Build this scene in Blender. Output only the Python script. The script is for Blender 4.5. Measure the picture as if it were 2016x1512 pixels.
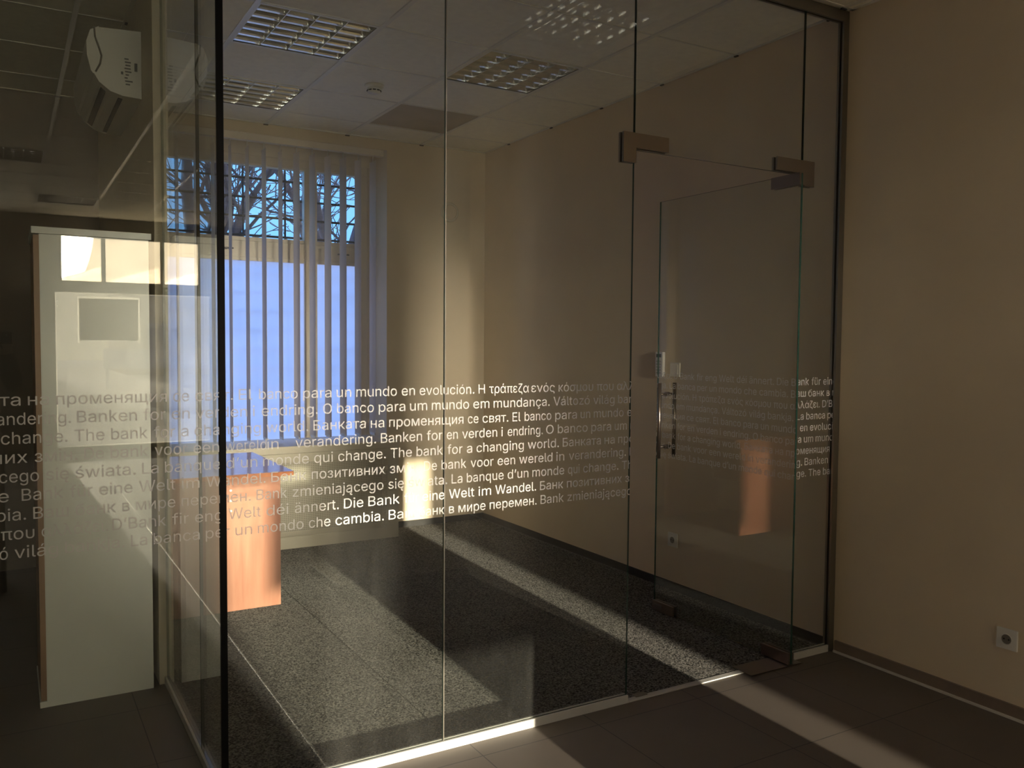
import bpy, bmesh, math, random
import numpy as np
from mathutils import Vector, Matrix
from mathutils.geometry import delaunay_2d_cdt

# ------------------------------------------------------------------ scene, camera, light
for o in list(bpy.data.objects):
    bpy.data.objects.remove(o)
S = bpy.context.scene
C = S.collection
random.seed(7)
S.view_settings.view_transform = 'Standard'
S.view_settings.look = 'None'
S.view_settings.gamma = 1.0
S.view_settings.use_curve_mapping = False
S.view_settings.exposure = 0.0
try:
    S.render.engine = 'CYCLES'
    S.cycles.transparent_max_bounces = 40
    S.cycles.max_bounces = 14
    S.cycles.diffuse_bounces = 10
    S.cycles.glossy_bounces = 6
    S.cycles.transmission_bounces = 8
    S.cycles.sample_clamp_indirect = 0.0
    S.cycles.caustics_reflective = True
    S.cycles.use_denoising = True
except Exception:
    pass

H_CAM = 1.45
F_PX = 1695.27
YAW, PITCH, ROLL = math.radians(30.408), math.radians(2.722), math.radians(-0.448)
fwd = Vector((math.sin(YAW) * math.cos(PITCH), math.cos(YAW) * math.cos(PITCH), -math.sin(PITCH)))
rgt = Vector((math.cos(YAW), -math.sin(YAW), 0))
dwn = fwd.cross(rgt)
r2 = rgt * math.cos(ROLL) + dwn * math.sin(ROLL)
d2 = -rgt * math.sin(ROLL) + dwn * math.cos(ROLL)
cam = bpy.data.cameras.new('camera')
cam.sensor_width = 36.0
cam.sensor_fit = 'HORIZONTAL'
cam.lens = F_PX / 2016 * 36.0
cam.clip_start = 0.05
cam.clip_end = 300
camo = bpy.data.objects.new('camera', cam)
C.objects.link(camo)
M = Matrix((r2, -d2, -fwd)).transposed().to_4x4()
M.translation = Vector((0, 0, H_CAM))
camo.matrix_world = M
S.camera = camo

SUN_DIR = Vector((0.038, 1.0, -0.1185)).normalized()
SUN_E = 19.0


def look_rot(d):
    return Vector(d).to_track_quat('-Z', 'Y').to_euler()


sun = bpy.data.lights.new('sun', 'SUN')
sun.energy = SUN_E
sun.angle = math.radians(0.55)
sun.color = (1.0, 0.86, 0.69)
suno = bpy.data.objects.new('sun', sun)
C.objects.link(suno)
suno.rotation_euler = look_rot(SUN_DIR)
suno.location = (-0.4, -12, 3)

# sky: blue away from the low sun, pale and warm around it
W = bpy.data.worlds.new('sky')
S.world = W
W.use_nodes = True
nt = W.node_tree
nt.nodes.clear()
out = nt.nodes.new('ShaderNodeOutputWorld')
bg = nt.nodes.new('ShaderNodeBackground')
tc = nt.nodes.new('ShaderNodeTexCoord')
sep = nt.nodes.new('ShaderNodeSeparateXYZ')
nt.links.new(tc.outputs['Generated'], sep.inputs[0])
mr = nt.nodes.new('ShaderNodeMapRange')
mr.inputs['From Min'].default_value = -1
mr.inputs['From Max'].default_value = 1
nt.links.new(sep.outputs['Y'], mr.inputs['Value'])
ry = nt.nodes.new('ShaderNodeValToRGB')
ry.color_ramp.elements[0].position = 0.0
ry.color_ramp.elements[0].color = (1.0, 0.86, 0.62, 1)
ry.color_ramp.elements[1].position = 0.6
ry.color_ramp.elements[1].color = (0.16, 0.42, 0.86, 1)
nt.links.new(mr.outputs[0], ry.inputs[0])
rz = nt.nodes.new('ShaderNodeValToRGB')
rz.color_ramp.elements[0].position = 0.0
rz.color_ramp.elements[0].color = (1, 1, 1, 1)
rz.color_ramp.elements[1].position = 0.5
rz.color_ramp.elements[1].color = (0.6, 0.65, 0.78, 1)
nt.links.new(sep.outputs['Z'], rz.inputs[0])
mx = nt.nodes.new('ShaderNodeMix')
mx.data_type = 'RGBA'
mx.blend_type = 'MULTIPLY'
mx.inputs[0].default_value = 1.0
nt.links.new(ry.outputs[0], mx.inputs[6])
nt.links.new(rz.outputs[0], mx.inputs[7])
nt.links.new(mx.outputs[2], bg.inputs['Color'])
bg.inputs['Strength'].default_value = 2.5
nt.links.new(bg.outputs[0], out.inputs[0])

# hazed sunlight that the frosted fanlights above the entrance door pass on
ENT = -6.66           # plane of the entrance front (inner face)
PANES = [(0.61, 1.06), (1.11, 1.765), (1.814, 2.24)]
PANE_Z = (2.19, 2.74)
HAZE_RADIANCE = 215.0
for i, (x0, x1) in enumerate(PANES):
    L = bpy.data.lights.new('fanlight_glow', 'AREA')
    L.shape = 'RECTANGLE'
    L.size = x1 - x0
    L.size_y = PANE_Z[1] - PANE_Z[0]
    L.spread = math.radians(13.5)
    L.energy = HAZE_RADIANCE * 3.1416 * L.size * L.size_y * 0.045
    L.color = (1.0, 0.875, 0.71)
    lo = bpy.data.objects.new('fanlight_glow', L)
    C.objects.link(lo)
    lo.location = ((x0 + x1) / 2, ENT - 0.075, (PANE_Z[0] + PANE_Z[1]) / 2)
    lo.rotation_euler = look_rot((0.038, 1.0, -0.115))


# ------------------------------------------------------------------ materials
def new_mat(name):
    m = bpy.data.materials.new(name)
    m.use_nodes = True
    n = m.node_tree
    n.nodes.clear()
    o = n.nodes.new('ShaderNodeOutputMaterial')
    return m, n, o


def principled(name, col, rough=0.5, metal=0.0, spec=0.5, noise=0.0, nscale=8.0, bump=0.0, bscale=60.0, stretch=None, coat=0.0, trans=0.0):
    m, n, o = new_mat(name)
    p = n.nodes.new('ShaderNodeBsdfPrincipled')
    p.inputs['Base Color'].default_value = (*col, 1)
    p.inputs['Roughness'].default_value = rough
    p.inputs['Metallic'].default_value = metal
    p.inputs['Specular IOR Level'].default_value = spec
    p.inputs['Coat Weight'].default_value = coat
    p.inputs['Coat Roughness'].default_value = 0.12
    co = n.nodes.new('ShaderNodeTexCoord')
    mp = n.nodes.new('ShaderNodeMapping')
    n.links.new(co.outputs['Object'], mp.inputs[0])
    if stretch:
        mp.inputs['Scale'].default_value = stretch
    if noise > 0:
        t = n.nodes.new('ShaderNodeTexNoise')
        t.inputs['Scale'].default_value = nscale
        t.inputs['Detail'].default_value = 5
        n.links.new(mp.outputs[0], t.inputs['Vector'])
        r = n.nodes.new('ShaderNodeValToRGB')
        lo = [max(0, c * (1 - noise)) for c in col]
        hi = [min(1, c * (1 + noise)) for c in col]
        r.color_ramp.elements[0].position = 0.3
        r.color_ramp.elements[1].position = 0.7
        r.color_ramp.elements[0].color = (*lo, 1)
        r.color_ramp.elements[1].color = (*hi, 1)
        n.links.new(t.outputs[0], r.inputs[0])
        n.links.new(r.outputs[0], p.inputs['Base Color'])
    if bump > 0:
        t2 = n.nodes.new('ShaderNodeTexNoise')
        t2.inputs['Scale'].default_value = bscale
        t2.inputs['Detail'].default_value = 3
        n.links.new(mp.outputs[0], t2.inputs['Vector'])
        b = n.nodes.new('ShaderNodeBump')
        b.inputs['Strength'].default_value = bump
        b.inputs['Distance'].default_value = 0.01
        n.links.new(t2.outputs[0], b.inputs['Height'])
        n.links.new(b.outputs[0], p.inputs['Normal'])
    n.links.new(p.outputs[0], o.inputs[0])
    return m


def fresnel_both(n):
    """Fresnel factor that is the same on entering and leaving a thin pane."""
    g = n.nodes.new('ShaderNodeNewGeometry')
    a = n.nodes.new('ShaderNodeMix')
    a.data_type = 'FLOAT'
    a.inputs[2].default_value = 1.52
    a.inputs[3].default_value = 1 / 1.52
    n.links.new(g.outputs['Backfacing'], a.inputs[0])
    f = n.nodes.new('ShaderNodeFresnel')
    n.links.new(a.outputs[0], f.inputs['IOR'])
    return f.outputs[0]


def glass(name, tint=(0.96, 0.975, 0.955), dust=0.0, dust_col=(0.75, 0.74, 0.7), dscale=3.0, dstretch=(1, 1, 0.35), rough=0.0, lo=0.45, hi=0.75, translucent=False):
    m, n, o = new_mat(name)
    t = n.nodes.new('ShaderNodeBsdfTransparent')
    t.inputs[0].default_value = (*tint, 1)
    gl = n.nodes.new('ShaderNodeBsdfGlossy')
    gl.inputs['Roughness'].default_value = rough
    gl.inputs['Color'].default_value = (1, 1, 1, 1)
    mix = n.nodes.new('ShaderNodeMixShader')
    n.links.new(fresnel_both(n), mix.inputs[0])
    n.links.new(t.outputs[0], mix.inputs[1])
    n.links.new(gl.outputs[0], mix.inputs[2])
    last = mix
    if dust > 0:
        d = n.nodes.new('ShaderNodeBsdfTranslucent' if translucent else 'ShaderNodeBsdfDiffuse')
        d.inputs[0].default_value = (*dust_col, 1)
        co = n.nodes.new('ShaderNodeTexCoord')
        mp = n.nodes.new('ShaderNodeMapping')
        mp.inputs['Scale'].default_value = dstretch
        n.links.new(co.outputs['Object'], mp.inputs[0])
        nz = n.nodes.new('ShaderNodeTexNoise')
        nz.inputs['Scale'].default_value = dscale
        nz.inputs['Detail'].default_value = 8
        nz.inputs['Roughness'].default_value = 0.65
        n.links.new(mp.outputs[0], nz.inputs['Vector'])
        r = n.nodes.new('ShaderNodeMapRange')
        r.inputs['From Min'].default_value = lo
        r.inputs['From Max'].default_value = hi
        r.inputs['To Min'].default_value = dust * 0.35
        r.inputs['To Max'].default_value = dust
        n.links.new(nz.outputs[0], r.inputs['Value'])
        m2 = n.nodes.new('ShaderNodeMixShader')
        n.links.new(r.outputs[0], m2.inputs[0])
        n.links.new(mix.outputs[0], m2.inputs[1])
        n.links.new(d.outputs[0], m2.inputs[2])
        last = m2
    n.links.new(last.outputs[0], o.inputs[0])
    return m


def frosted(name, col, clear=0.2, back=0.5, emit=None, rough_gloss=0.0):
    """sheet that scatters: part clear, part diffuse, part translucent."""
    m, n, o = new_mat(name)
    d = n.nodes.new('ShaderNodeBsdfDiffuse')
    d.inputs[0].default_value = (*col, 1)
    t = n.nodes.new('ShaderNodeBsdfTranslucent')
    t.inputs[0].default_value = (*col, 1)
    tr = n.nodes.new('ShaderNodeBsdfTransparent')
    m1 = n.nodes.new('ShaderNodeMixShader')
    m1.inputs[0].default_value = back
    n.links.new(d.outputs[0], m1.inputs[1])
    n.links.new(t.outputs[0], m1.inputs[2])
    m2 = n.nodes.new('ShaderNodeMixShader')
    m2.inputs[0].default_value = clear
    n.links.new(m1.outputs[0], m2.inputs[1])
    n.links.new(tr.outputs[0], m2.inputs[2])
    last = m2
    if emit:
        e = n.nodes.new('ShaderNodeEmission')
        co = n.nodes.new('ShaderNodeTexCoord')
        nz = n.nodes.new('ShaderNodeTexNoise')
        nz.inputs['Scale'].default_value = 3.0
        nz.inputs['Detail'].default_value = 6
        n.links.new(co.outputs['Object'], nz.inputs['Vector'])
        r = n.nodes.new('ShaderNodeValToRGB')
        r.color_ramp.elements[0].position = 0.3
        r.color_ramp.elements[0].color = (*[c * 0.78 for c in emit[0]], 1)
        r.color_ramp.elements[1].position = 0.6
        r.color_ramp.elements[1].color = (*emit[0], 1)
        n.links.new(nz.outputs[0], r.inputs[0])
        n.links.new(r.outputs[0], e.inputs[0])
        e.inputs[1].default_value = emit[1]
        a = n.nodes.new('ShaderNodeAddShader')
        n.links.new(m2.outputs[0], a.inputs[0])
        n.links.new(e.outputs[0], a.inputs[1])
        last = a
    n.links.new(last.outputs[0], o.inputs[0])
    return m


def tile_mat(name, col, joint, size, ox, oy, rough):
    m, n, o = new_mat(name)
    p = n.nodes.new('ShaderNodeBsdfPrincipled')
    p.inputs['Roughness'].default_value = rough
    p.inputs['Specular IOR Level'].default_value = 1.0
    co = n.nodes.new('ShaderNodeTexCoord')
    mp = n.nodes.new('ShaderNodeMapping')
    mp.inputs['Location'].default_value = (-ox, -oy, 0)
    n.links.new(co.outputs['Object'], mp.inputs[0])
    b = n.nodes.new('ShaderNodeTexBrick')
    b.offset = 0.0
    b.inputs['Scale'].default_value = 1.0
    b.inputs['Mortar Size'].default_value = 0.0022
    b.inputs['Mortar Smooth'].default_value = 0.1
    b.inputs['Brick Width'].default_value = size
    b.inputs['Row Height'].default_value = size
    b.inputs['Color1'].default_value = (*col, 1)
    b.inputs['Color2'].default_value = (*[c * 0.93 for c in col], 1)
    b.inputs['Mortar'].default_value = (*joint, 1)
    n.links.new(mp.outputs[0], b.inputs['Vector'])
    nz = n.nodes.new('ShaderNodeTexNoise')
    nz.inputs['Scale'].default_value = 5.0
    nz.inputs['Detail'].default_value = 8
    n.links.new(co.outputs['Object'], nz.inputs['Vector'])
    mrg = n.nodes.new('ShaderNodeMapRange')
    mrg.inputs['To Min'].default_value = 0.82
    mrg.inputs['To Max'].default_value = 1.15
    n.links.new(nz.outputs[0], mrg.inputs['Value'])
    mu = n.nodes.new('ShaderNodeMix')
    mu.data_type = 'RGBA'
    mu.blend_type = 'MULTIPLY'
    mu.inputs[0].default_value = 1
    n.links.new(b.outputs['Color'], mu.inputs[6])
    n.links.new(mrg.outputs[0], mu.inputs[7])
    n.links.new(mu.outputs[2], p.inputs['Base Color'])
    bu = n.nodes.new('ShaderNodeBump')
    bu.inputs['Strength'].default_value = 0.25
    bu.inputs['Distance'].default_value = 0.002
    bu.invert = True
    n.links.new(b.outputs['Fac'], bu.inputs['Height'])
    n.links.new(bu.outputs[0], p.inputs['Normal'])
    n.links.new(p.outputs[0], o.inputs[0])
    return m


def wood_mat(name, c1, c2, rough=0.35, coat=0.5):
    m, n, o = new_mat(name)
    p = n.nodes.new('ShaderNodeBsdfPrincipled')
    p.inputs['Roughness'].default_value = rough
    p.inputs['Coat Weight'].default_value = coat
    p.inputs['Coat Roughness'].default_value = 0.1
    co = n.nodes.new('ShaderNodeTexCoord')
    mp = n.nodes.new('ShaderNodeMapping')
    mp.inputs['Scale'].default_value = (9, 9, 0.8)
    n.links.new(co.outputs['Object'], mp.inputs[0])
    nz = n.nodes.new('ShaderNodeTexNoise')
    nz.inputs['Scale'].default_value = 3.0
    nz.inputs['Detail'].default_value = 7
    nz.inputs['Distortion'].default_value = 0.6
    n.links.new(mp.outputs[0], nz.inputs['Vector'])
    r = n.nodes.new('ShaderNodeValToRGB')
    r.color_ramp.elements[0].position = 0.3
    r.color_ramp.elements[0].color = (*c1, 1)
    r.color_ramp.elements[1].position = 0.68
    r.color_ramp.elements[1].color = (*c2, 1)
    n.links.new(nz.outputs[0], r.inputs[0])
    n.links.new(r.outputs[0], p.inputs['Base Color'])
    n.links.new(p.outputs[0], o.inputs[0])
    return m


def carpet_mat():
    m, n, o = new_mat('carpet')
    p = n.nodes.new('ShaderNodeBsdfPrincipled')
    p.inputs['Roughness'].default_value = 1.0
    p.inputs['Specular IOR Level'].default_value = 0.05
    p.inputs['Sheen Weight'].default_value = 0.2
    if 'Diffuse Roughness' in p.inputs:
        p.inputs['Diffuse Roughness'].default_value = 1.0
    p.inputs['Sheen Roughness'].default_value = 0.55
    p.inputs['Sheen Tint'].default_value = (1.0, 0.98, 0.94, 1)
    co = n.nodes.new('ShaderNodeTexCoord')
    v = n.nodes.new('ShaderNodeTexNoise')
    v.inputs['Scale'].default_value = 130
    v.inputs['Detail'].default_value = 2.5
    v.inputs['Roughness'].default_value = 0.6
    n.links.new(co.outputs['Object'], v.inputs['Vector'])
    nz = n.nodes.new('ShaderNodeTexNoise')
    nz.inputs['Scale'].default_value = 2.2
    nz.inputs['Detail'].default_value = 3
    n.links.new(co.outputs['Object'], nz.inputs['Vector'])
    r = n.nodes.new('ShaderNodeValToRGB')
    r.color_ramp.elements[0].position = 0.38
    r.color_ramp.elements[0].color = (0.035, 0.034, 0.033, 1)
    r.color_ramp.elements[1].position = 0.66
    r.color_ramp.elements[1].color = (0.29, 0.278, 0.252, 1)
    n.links.new(v.outputs[0], r.inputs[0])
    mr_ = n.nodes.new('ShaderNodeMapRange')
    mr_.inputs['To Min'].default_value = 0.8
    mr_.inputs['To Max'].default_value = 1.2
    n.links.new(nz.outputs[0], mr_.inputs['Value'])
    mu = n.nodes.new('ShaderNodeMix')
    mu.data_type = 'RGBA'
    mu.blend_type = 'MULTIPLY'
    mu.inputs[0].default_value = 1
    n.links.new(r.outputs[0], mu.inputs[6])
    n.links.new(mr_.outputs[0], mu.inputs[7])
    n.links.new(mu.outputs[2], p.inputs['Base Color'])
    sw = n.nodes.new('ShaderNodeMapRange')
    sw.inputs['From Min'].default_value = 0.36
    sw.inputs['From Max'].default_value = 0.66
    sw.inputs['To Min'].default_value = 0.0
    sw.inputs['To Max'].default_value = 0.35
    n.links.new(v.outputs[0], sw.inputs['Value'])
    n.links.new(sw.outputs[0], p.inputs['Sheen Weight'])
    b = n.nodes.new('ShaderNodeBump')
    b.inputs['Strength'].default_value = 1.0
    b.inputs['Distance'].default_value = 0.03
    n.links.new(v.outputs[0], b.inputs['Height'])
    n.links.new(b.outputs[0], p.inputs['Normal'])
    n.links.new(p.outputs[0], o.inputs[0])
    return m


BEIGE = (0.68, 0.575, 0.42)
M_ = dict(
    wall=principled('wall_paint', BEIGE, 0.85, noise=0.03, nscale=3, bump=0.05, bscale=140),
    wallwhite=principled('wall_paint_pale', (0.62, 0.56, 0.43), 0.85, noise=0.03),
    wallgrey=principled('wall_paint_shaded', (0.17, 0.14, 0.105), 0.85, noise=0.05),  # dark tone in place of the dim light on the side room wall
    ceil=principled('ceiling_tile', (0.88, 0.85, 0.72), 0.95, noise=0.04, nscale=30, bump=0.1, bscale=300),
    ceildark=principled('ceiling_tile_brown', (0.50, 0.44, 0.33), 0.95, noise=0.06, nscale=6),  # darker brownish tone for one tile
    grid=principled('ceiling_grid_paint', (0.74, 0.72, 0.64), 0.3, spec=0.7),
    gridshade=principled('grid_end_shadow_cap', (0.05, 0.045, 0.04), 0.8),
    floor=tile_mat('floor_tile', (0.122, 0.099, 0.079), (0.032, 0.029, 0.026), 0.5, 0.42, 0.1, 0.64),
    carpet=carpet_mat(),
    carpetdark=principled('carpet_skirting', (0.035, 0.034, 0.033), 0.95, noise=0.3, nscale=120),
    skirt=principled('skirting_tile', (0.22, 0.17, 0.13), 0.5, noise=0.1, nscale=12),
    sealant=principled('sealant', (0.62, 0.6, 0.55), 0.6),
    alu=principled('brushed_aluminium', (0.66, 0.65, 0.62), 0.42, metal=0.75, bump=0.04, bscale=300, stretch=(1, 1, 30)),
    alurail=principled('anodised_rail', (0.62, 0.61, 0.58), 0.55, metal=0.35),
    steel=principled('satin_steel', (0.34, 0.29, 0.25), 0.3, metal=0.95, bump=0.02, bscale=500),
    steeldark=principled('satin_steel_dark', (0.28, 0.26, 0.23), 0.35, metal=0.9),
    mirror=principled('louvre_mirror', (0.86, 0.86, 0.84), 0.14, metal=1.0),
    lampwhite=principled('lamp_white', (0.8, 0.8, 0.78), 0.4),
    tray=principled('lamp_tray', (0.16, 0.16, 0.155), 0.5),  # painted dark for the shade up between the louvre blades
    tubelit=frosted('lamp_tube_lit', (0.85, 0.84, 0.8), clear=0.0, back=0.3, emit=((1.0, 0.95, 0.82), 2.4)),
    tube=principled('lamp_tube', (0.85, 0.85, 0.82), 0.25),
    white=principled('white_plastic', (0.72, 0.70, 0.64), 0.4),
    whiteac=principled('white_ac_plastic', (0.70, 0.69, 0.64), 0.35),
    frame=principled('window_frame_paint', (0.74, 0.66, 0.55), 0.45, noise=0.02),
    reveal=principled('window_reveal_paint', (0.60, 0.54, 0.48), 0.8, noise=0.02),
    black=principled('black_rubber', (0.006, 0.006, 0.006), 0.8, spec=0.1),
    dark=principled('dark_gap', (0.02, 0.02, 0.02), 0.8),
    ink=principled('dark_print', (0.12, 0.12, 0.12), 0.7),
    iron=principled('iron_bar', (0.03, 0.032, 0.045), 0.6),
    bark=principled('tree_bark', (0.15, 0.14, 0.19), 0.9, noise=0.3, nscale=14, bump=0.3, bscale=30),
    desk=wood_mat('orange_desk_wood', (0.31, 0.112, 0.062), (0.38, 0.165, 0.098), 0.38, 0.4),
    desktop=wood_mat('desk_top_wood', (0.50, 0.155, 0.055), (0.66, 0.25, 0.105), 0.28, 0.8),
    cabwhite=principled('cabinet_white', (0.76, 0.77, 0.73), 0.45, noise=0.02),
    cabedge=wood_mat('cabinet_edge_wood', (0.28, 0.17, 0.10), (0.36, 0.22, 0.13), 0.5, 0.0),
    vane=frosted('blind_fabric', (0.82, 0.74, 0.66), clear=0.0, back=0.3),
    rad=principled('radiator_cover_paint', (0.60, 0.55, 0.44), 0.5),
    sill=principled('sill_board', (0.62, 0.56, 0.46), 0.4),
    glass=glass('partition_glass', dust=0.016, dscale=2.6, dstretch=(1.6, 1, 0.4)),
    glassdoor=glass('door_glass', dust=0.004),
    edge=principled('glass_edge_green', (0.02, 0.06, 0.045), 0.15, spec=0.8),
    seal=frosted('clear_silicone', (0.5, 0.46, 0.4), clear=0.35, back=0.5),
    winglass=glass('window_glass', tint=(0.97, 0.98, 0.98)),
    winfrost=frosted('window_frosted_film', (0.86, 0.88, 0.96), clear=0.0, back=0.95, emit=((0.38, 0.45, 0.86), 0.36)),  # emission stands in for sky light scattered by the film
    dusty=glass('entrance_glass_dusty', dust=0.26, dust_col=(0.9, 0.88, 0.8), dscale=5.0, dstretch=(1, 1, 0.6), lo=0.4, hi=0.7, translucent=True),
    fan=frosted('fanlight_film', (0.9, 0.82, 0.65), clear=0.0, back=0.9, emit=((1.0, 0.88, 0.70), 3.0)),  # glow put into the film for the sunlight it scatters
    fillfilm=frosted('fill_window_film', (0.85, 0.84, 0.80), clear=0.0, back=0.6, emit=((1.0, 0.98, 0.93), 2.7)),  # own glow of the added window
    letter=frosted('frosted_lettering', (0.9, 0.88, 0.85), clear=0.18, back=0.4),
    tape=frosted('clear_tape', (0.95, 0.93, 0.86), clear=0.15, back=0.95),
    paper=principled('poster_paper', (0.5, 0.48, 0.42), 0.9),
    entr=principled('entrance_frame', (0.16, 0.15, 0.13), 0.5),
    asphalt=principled('asphalt', (0.10, 0.10, 0.10), 0.9, noise=0.2, nscale=3),
    paving=principled('paving', (0.32, 0.29, 0.25), 0.9, noise=0.15, nscale=3),
    render_o=principled('ochre_render', (0.42, 0.27, 0.14), 0.9, noise=0.08, nscale=1.5),
    render_w=principled('pale_render', (0.55, 0.52, 0.46), 0.9, noise=0.06, nscale=1.5),
    roof=principled('roof_sheet', (0.16, 0.08, 0.06), 0.8),
    pane_out=principled('dark_window_pane', (0.25, 0.3, 0.36), 0.15),
    banner=principled('pale_hoarding', (0.62, 0.64, 0.68), 0.7),
    leaf=principled('evergreen', (0.04, 0.06, 0.03), 0.8, noise=0.4, nscale=6),
    coat=principled('dark_cloth', (0.018, 0.018, 0.02), 0.85),
    shoe=principled('black_leather', (0.012, 0.012, 0.012), 0.22),
    skin=principled('skin', (0.5, 0.32, 0.24), 0.55),
    hair=principled('dark_hair', (0.02, 0.015, 0.012), 0.6),
    phone=principled('phone_black', (0.01, 0.01, 0.012), 0.2),
)


# ------------------------------------------------------------------ builders
WL = {}          # world location of each thing's origin


def wloc(o):
    return WL.get(o.name, Vector((0, 0, 0))) if o is not None else Vector((0, 0, 0))


class MB:
    """collects shapes in world (or local) coordinates, then links them as one mesh."""
    def __init__(self):
        self.bm = bmesh.new()

    def box(self, x0, x1, y0, y1, z0, z1, mi=0):
        v = [self.bm.verts.new(p) for p in ((x0, y0, z0), (x1, y0, z0), (x1, y1, z0), (x0, y1, z0), (x0, y0, z1), (x1, y0, z1), (x1, y1, z1), (x0, y1, z1))]
        for f in ((0, 3, 2, 1), (4, 5, 6, 7), (0, 1, 5, 4), (1, 2, 6, 5), (2, 3, 7, 6), (3, 0, 4, 7)):
            self.bm.faces.new([v[i] for i in f]).material_index = mi
        return self

    def prism(self, pts, ax, a, b, mi=0):
        """polygon pts (2d) extruded along axis ax from a to b."""
        def P(u, w, t):
            return {'x': (t, u, w), 'y': (u, t, w), 'z': (u, w, t)}[ax]
        A = [self.bm.verts.new(P(u, w, a)) for u, w in pts]
        B = [self.bm.verts.new(P(u, w, b)) for u, w in pts]
        n = len(pts)
        fs = [self.bm.faces.new(A), self.bm.faces.new(B[::-1])]
        for i in range(n):
            fs.append(self.bm.faces.new((A[i], B[i], B[(i + 1) % n], A[(i + 1) % n])))
        for f in fs:
            f.material_index = mi
        return self

    def tube(self, p, q, r0, r1=None, n=12, cap=True, mi=0, smooth=True):
        p, q = Vector(p), Vector(q)
        r1 = r0 if r1 is None else r1
        d = (q - p).normalized()
        u = d.orthogonal().normalized()
        w = d.cross(u)
        A, B = [], []
        for i in range(n):
            t = 2 * math.pi * i / n
            e = u * math.cos(t) + w * math.sin(t)
            A.append(self.bm.verts.new(p + e * r0))
            B.append(self.bm.verts.new(q + e * r1))
        for i in range(n):
            f = self.bm.faces.new((A[i], A[(i + 1) % n], B[(i + 1) % n], B[i]))
            f.smooth = smooth
            f.material_index = mi
        if cap:
            self.bm.faces.new(A[::-1]).material_index = mi
            self.bm.faces.new(B).material_index = mi
        return self

    def lathe(self, prof, n=32, axis='z', c=(0, 0, 0), mi=0):
        """profile (radius, height) turned about an axis through c."""
        rings = []
        for r, h in prof:
            ring = []
            for i in range(n):
                t = 2 * math.pi * i / n
                a, b = r * math.cos(t), r * math.sin(t)
                v = {'z': (a, b, h), 'x': (h, a, b), 'y': (a, h, b)}[axis]
                ring.append(self.bm.verts.new((c[0] + v[0], c[1] + v[1], c[2] + v[2])))
            rings.append(ring)
        for k in range(len(rings) - 1):
            for i in range(n):
                f = self.bm.faces.new((rings[k][i], rings[k][(i + 1) % n], rings[k + 1][(i + 1) % n], rings[k + 1][i]))
                f.smooth = True
                f.material_index = mi
        self.bm.faces.new(rings[0][::-1]).material_index = mi
        self.bm.faces.new(rings[-1]).material_index = mi
        return self

    def build(self, name, mat, parent=None, bevel=0.0, local=False, props=None, recalc=True):
        if recalc:
            bmesh.ops.recalc_face_normals(self.bm, faces=self.bm.faces[:])
        if bevel > 0:
            es = [e for e in self.bm.edges if len(e.link_faces) == 2 and e.calc_face_angle(0) > 0.6]
            bmesh.ops.bevel(self.bm, geom=es, offset=bevel, segments=2, affect='EDGES', profile=0.7)
        me = bpy.data.meshes.new(name)
        self.bm.to_mesh(me)
        self.bm.free()
        for m in (mat if isinstance(mat, (list, tuple)) else [mat]):
            me.materials.append(m)
        o = bpy.data.objects.new(name, me)
        C.objects.link(o)
        if parent is not None:
            o.parent = parent
            if not local:
                pl = wloc(parent)
                me.transform(Matrix.Translation(-pl))
            WL[o.name] = wloc(parent)
        if props:
            for k, v in props.items():
                o[k] = v
        return o


def recentre(o):
    """move a single-mesh thing's origin to the base of its mesh."""
    vs = [v.co for v in o.data.vertices]
    c = Vector(((min(v.x for v in vs) + max(v.x for v in vs)) / 2, (min(v.y for v in vs) + max(v.y for v in vs)) / 2, min(v.z for v in vs)))
    o.data.transform(Matrix.Translation(-c))
    o.location = c
    WL[o.name] = c
    return o


def thing(name, label, cat, loc, group=None, rz=0.0):
    o = bpy.data.objects.new(name, None)
    o.empty_display_size = 0.1
    C.objects.link(o)
    o.location = loc
    o.rotation_euler = (0, 0, rz)
    o['label'] = label
    o['category'] = cat
    if group:
        o['group'] = group
    WL[o.name] = Vector(loc)
    return o


def tag(o, label, cat, group=None, kind=None):
    if label:
        o['label'] = label
    if cat:
        o['category'] = cat
    if group:
        o['group'] = group
    if kind:
        o['kind'] = kind
    return o


def struct(name, mb, mat, parent=None, bevel=0.0, loc0=True):
    o = mb.build(name, mat, parent, bevel)
    o['kind'] = 'structure'
    return o


def copy_tree(o, parent=None):
    c = o.copy()
    C.objects.link(c)
    if parent is not None:
        c.parent = parent
    WL[c.name] = WL.get(o.name, Vector((0, 0, 0)))
    for ch in o.children:
        copy_tree(ch, c)
    return c


# ------------------------------------------------------------------ main dimensions (metres)
YF = 2.718     # plane of the glass front
XW = 3.37      # right wall
YB = 6.2       # back wall
ZC = 2.985     # ceiling
XS = 0.566     # side glass
XL = -3.2      # far left wall

# ------------------------------------------------------------------ room shell
struct('floor', MB().box(XL, XW, ENT - 0.2, YF + 0.012, -0.12, 0).box(XL, 0.56, YF + 0.012, YB, -0.12, 0), M_['floor'])
SEAM = 1.372
struct('floor_carpet', MB().box(0.56, SEAM - 0.003, YF + 0.012, YB, -0.12, 0.004).box(SEAM + 0.003, XW, YF + 0.012, YB, -0.12, 0.004).box(SEAM - 0.003, SEAM + 0.003, YF + 0.012, YB, -0.12, -0.006), M_['carpet'])
struct('wall_right', MB().box(XW, XW + 0.3, ENT - 0.2, YB + 0.3, -0.12, 3.4), M_['wall'])
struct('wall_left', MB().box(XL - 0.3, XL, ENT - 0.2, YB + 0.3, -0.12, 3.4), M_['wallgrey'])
WX0, WX1, WZ0, WZ1 = 0.70, 2.52, 0.66, 2.905
back = MB()
back.box(0.532, WX0, YB, YB + 0.3, -0.12, 3.4)
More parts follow.
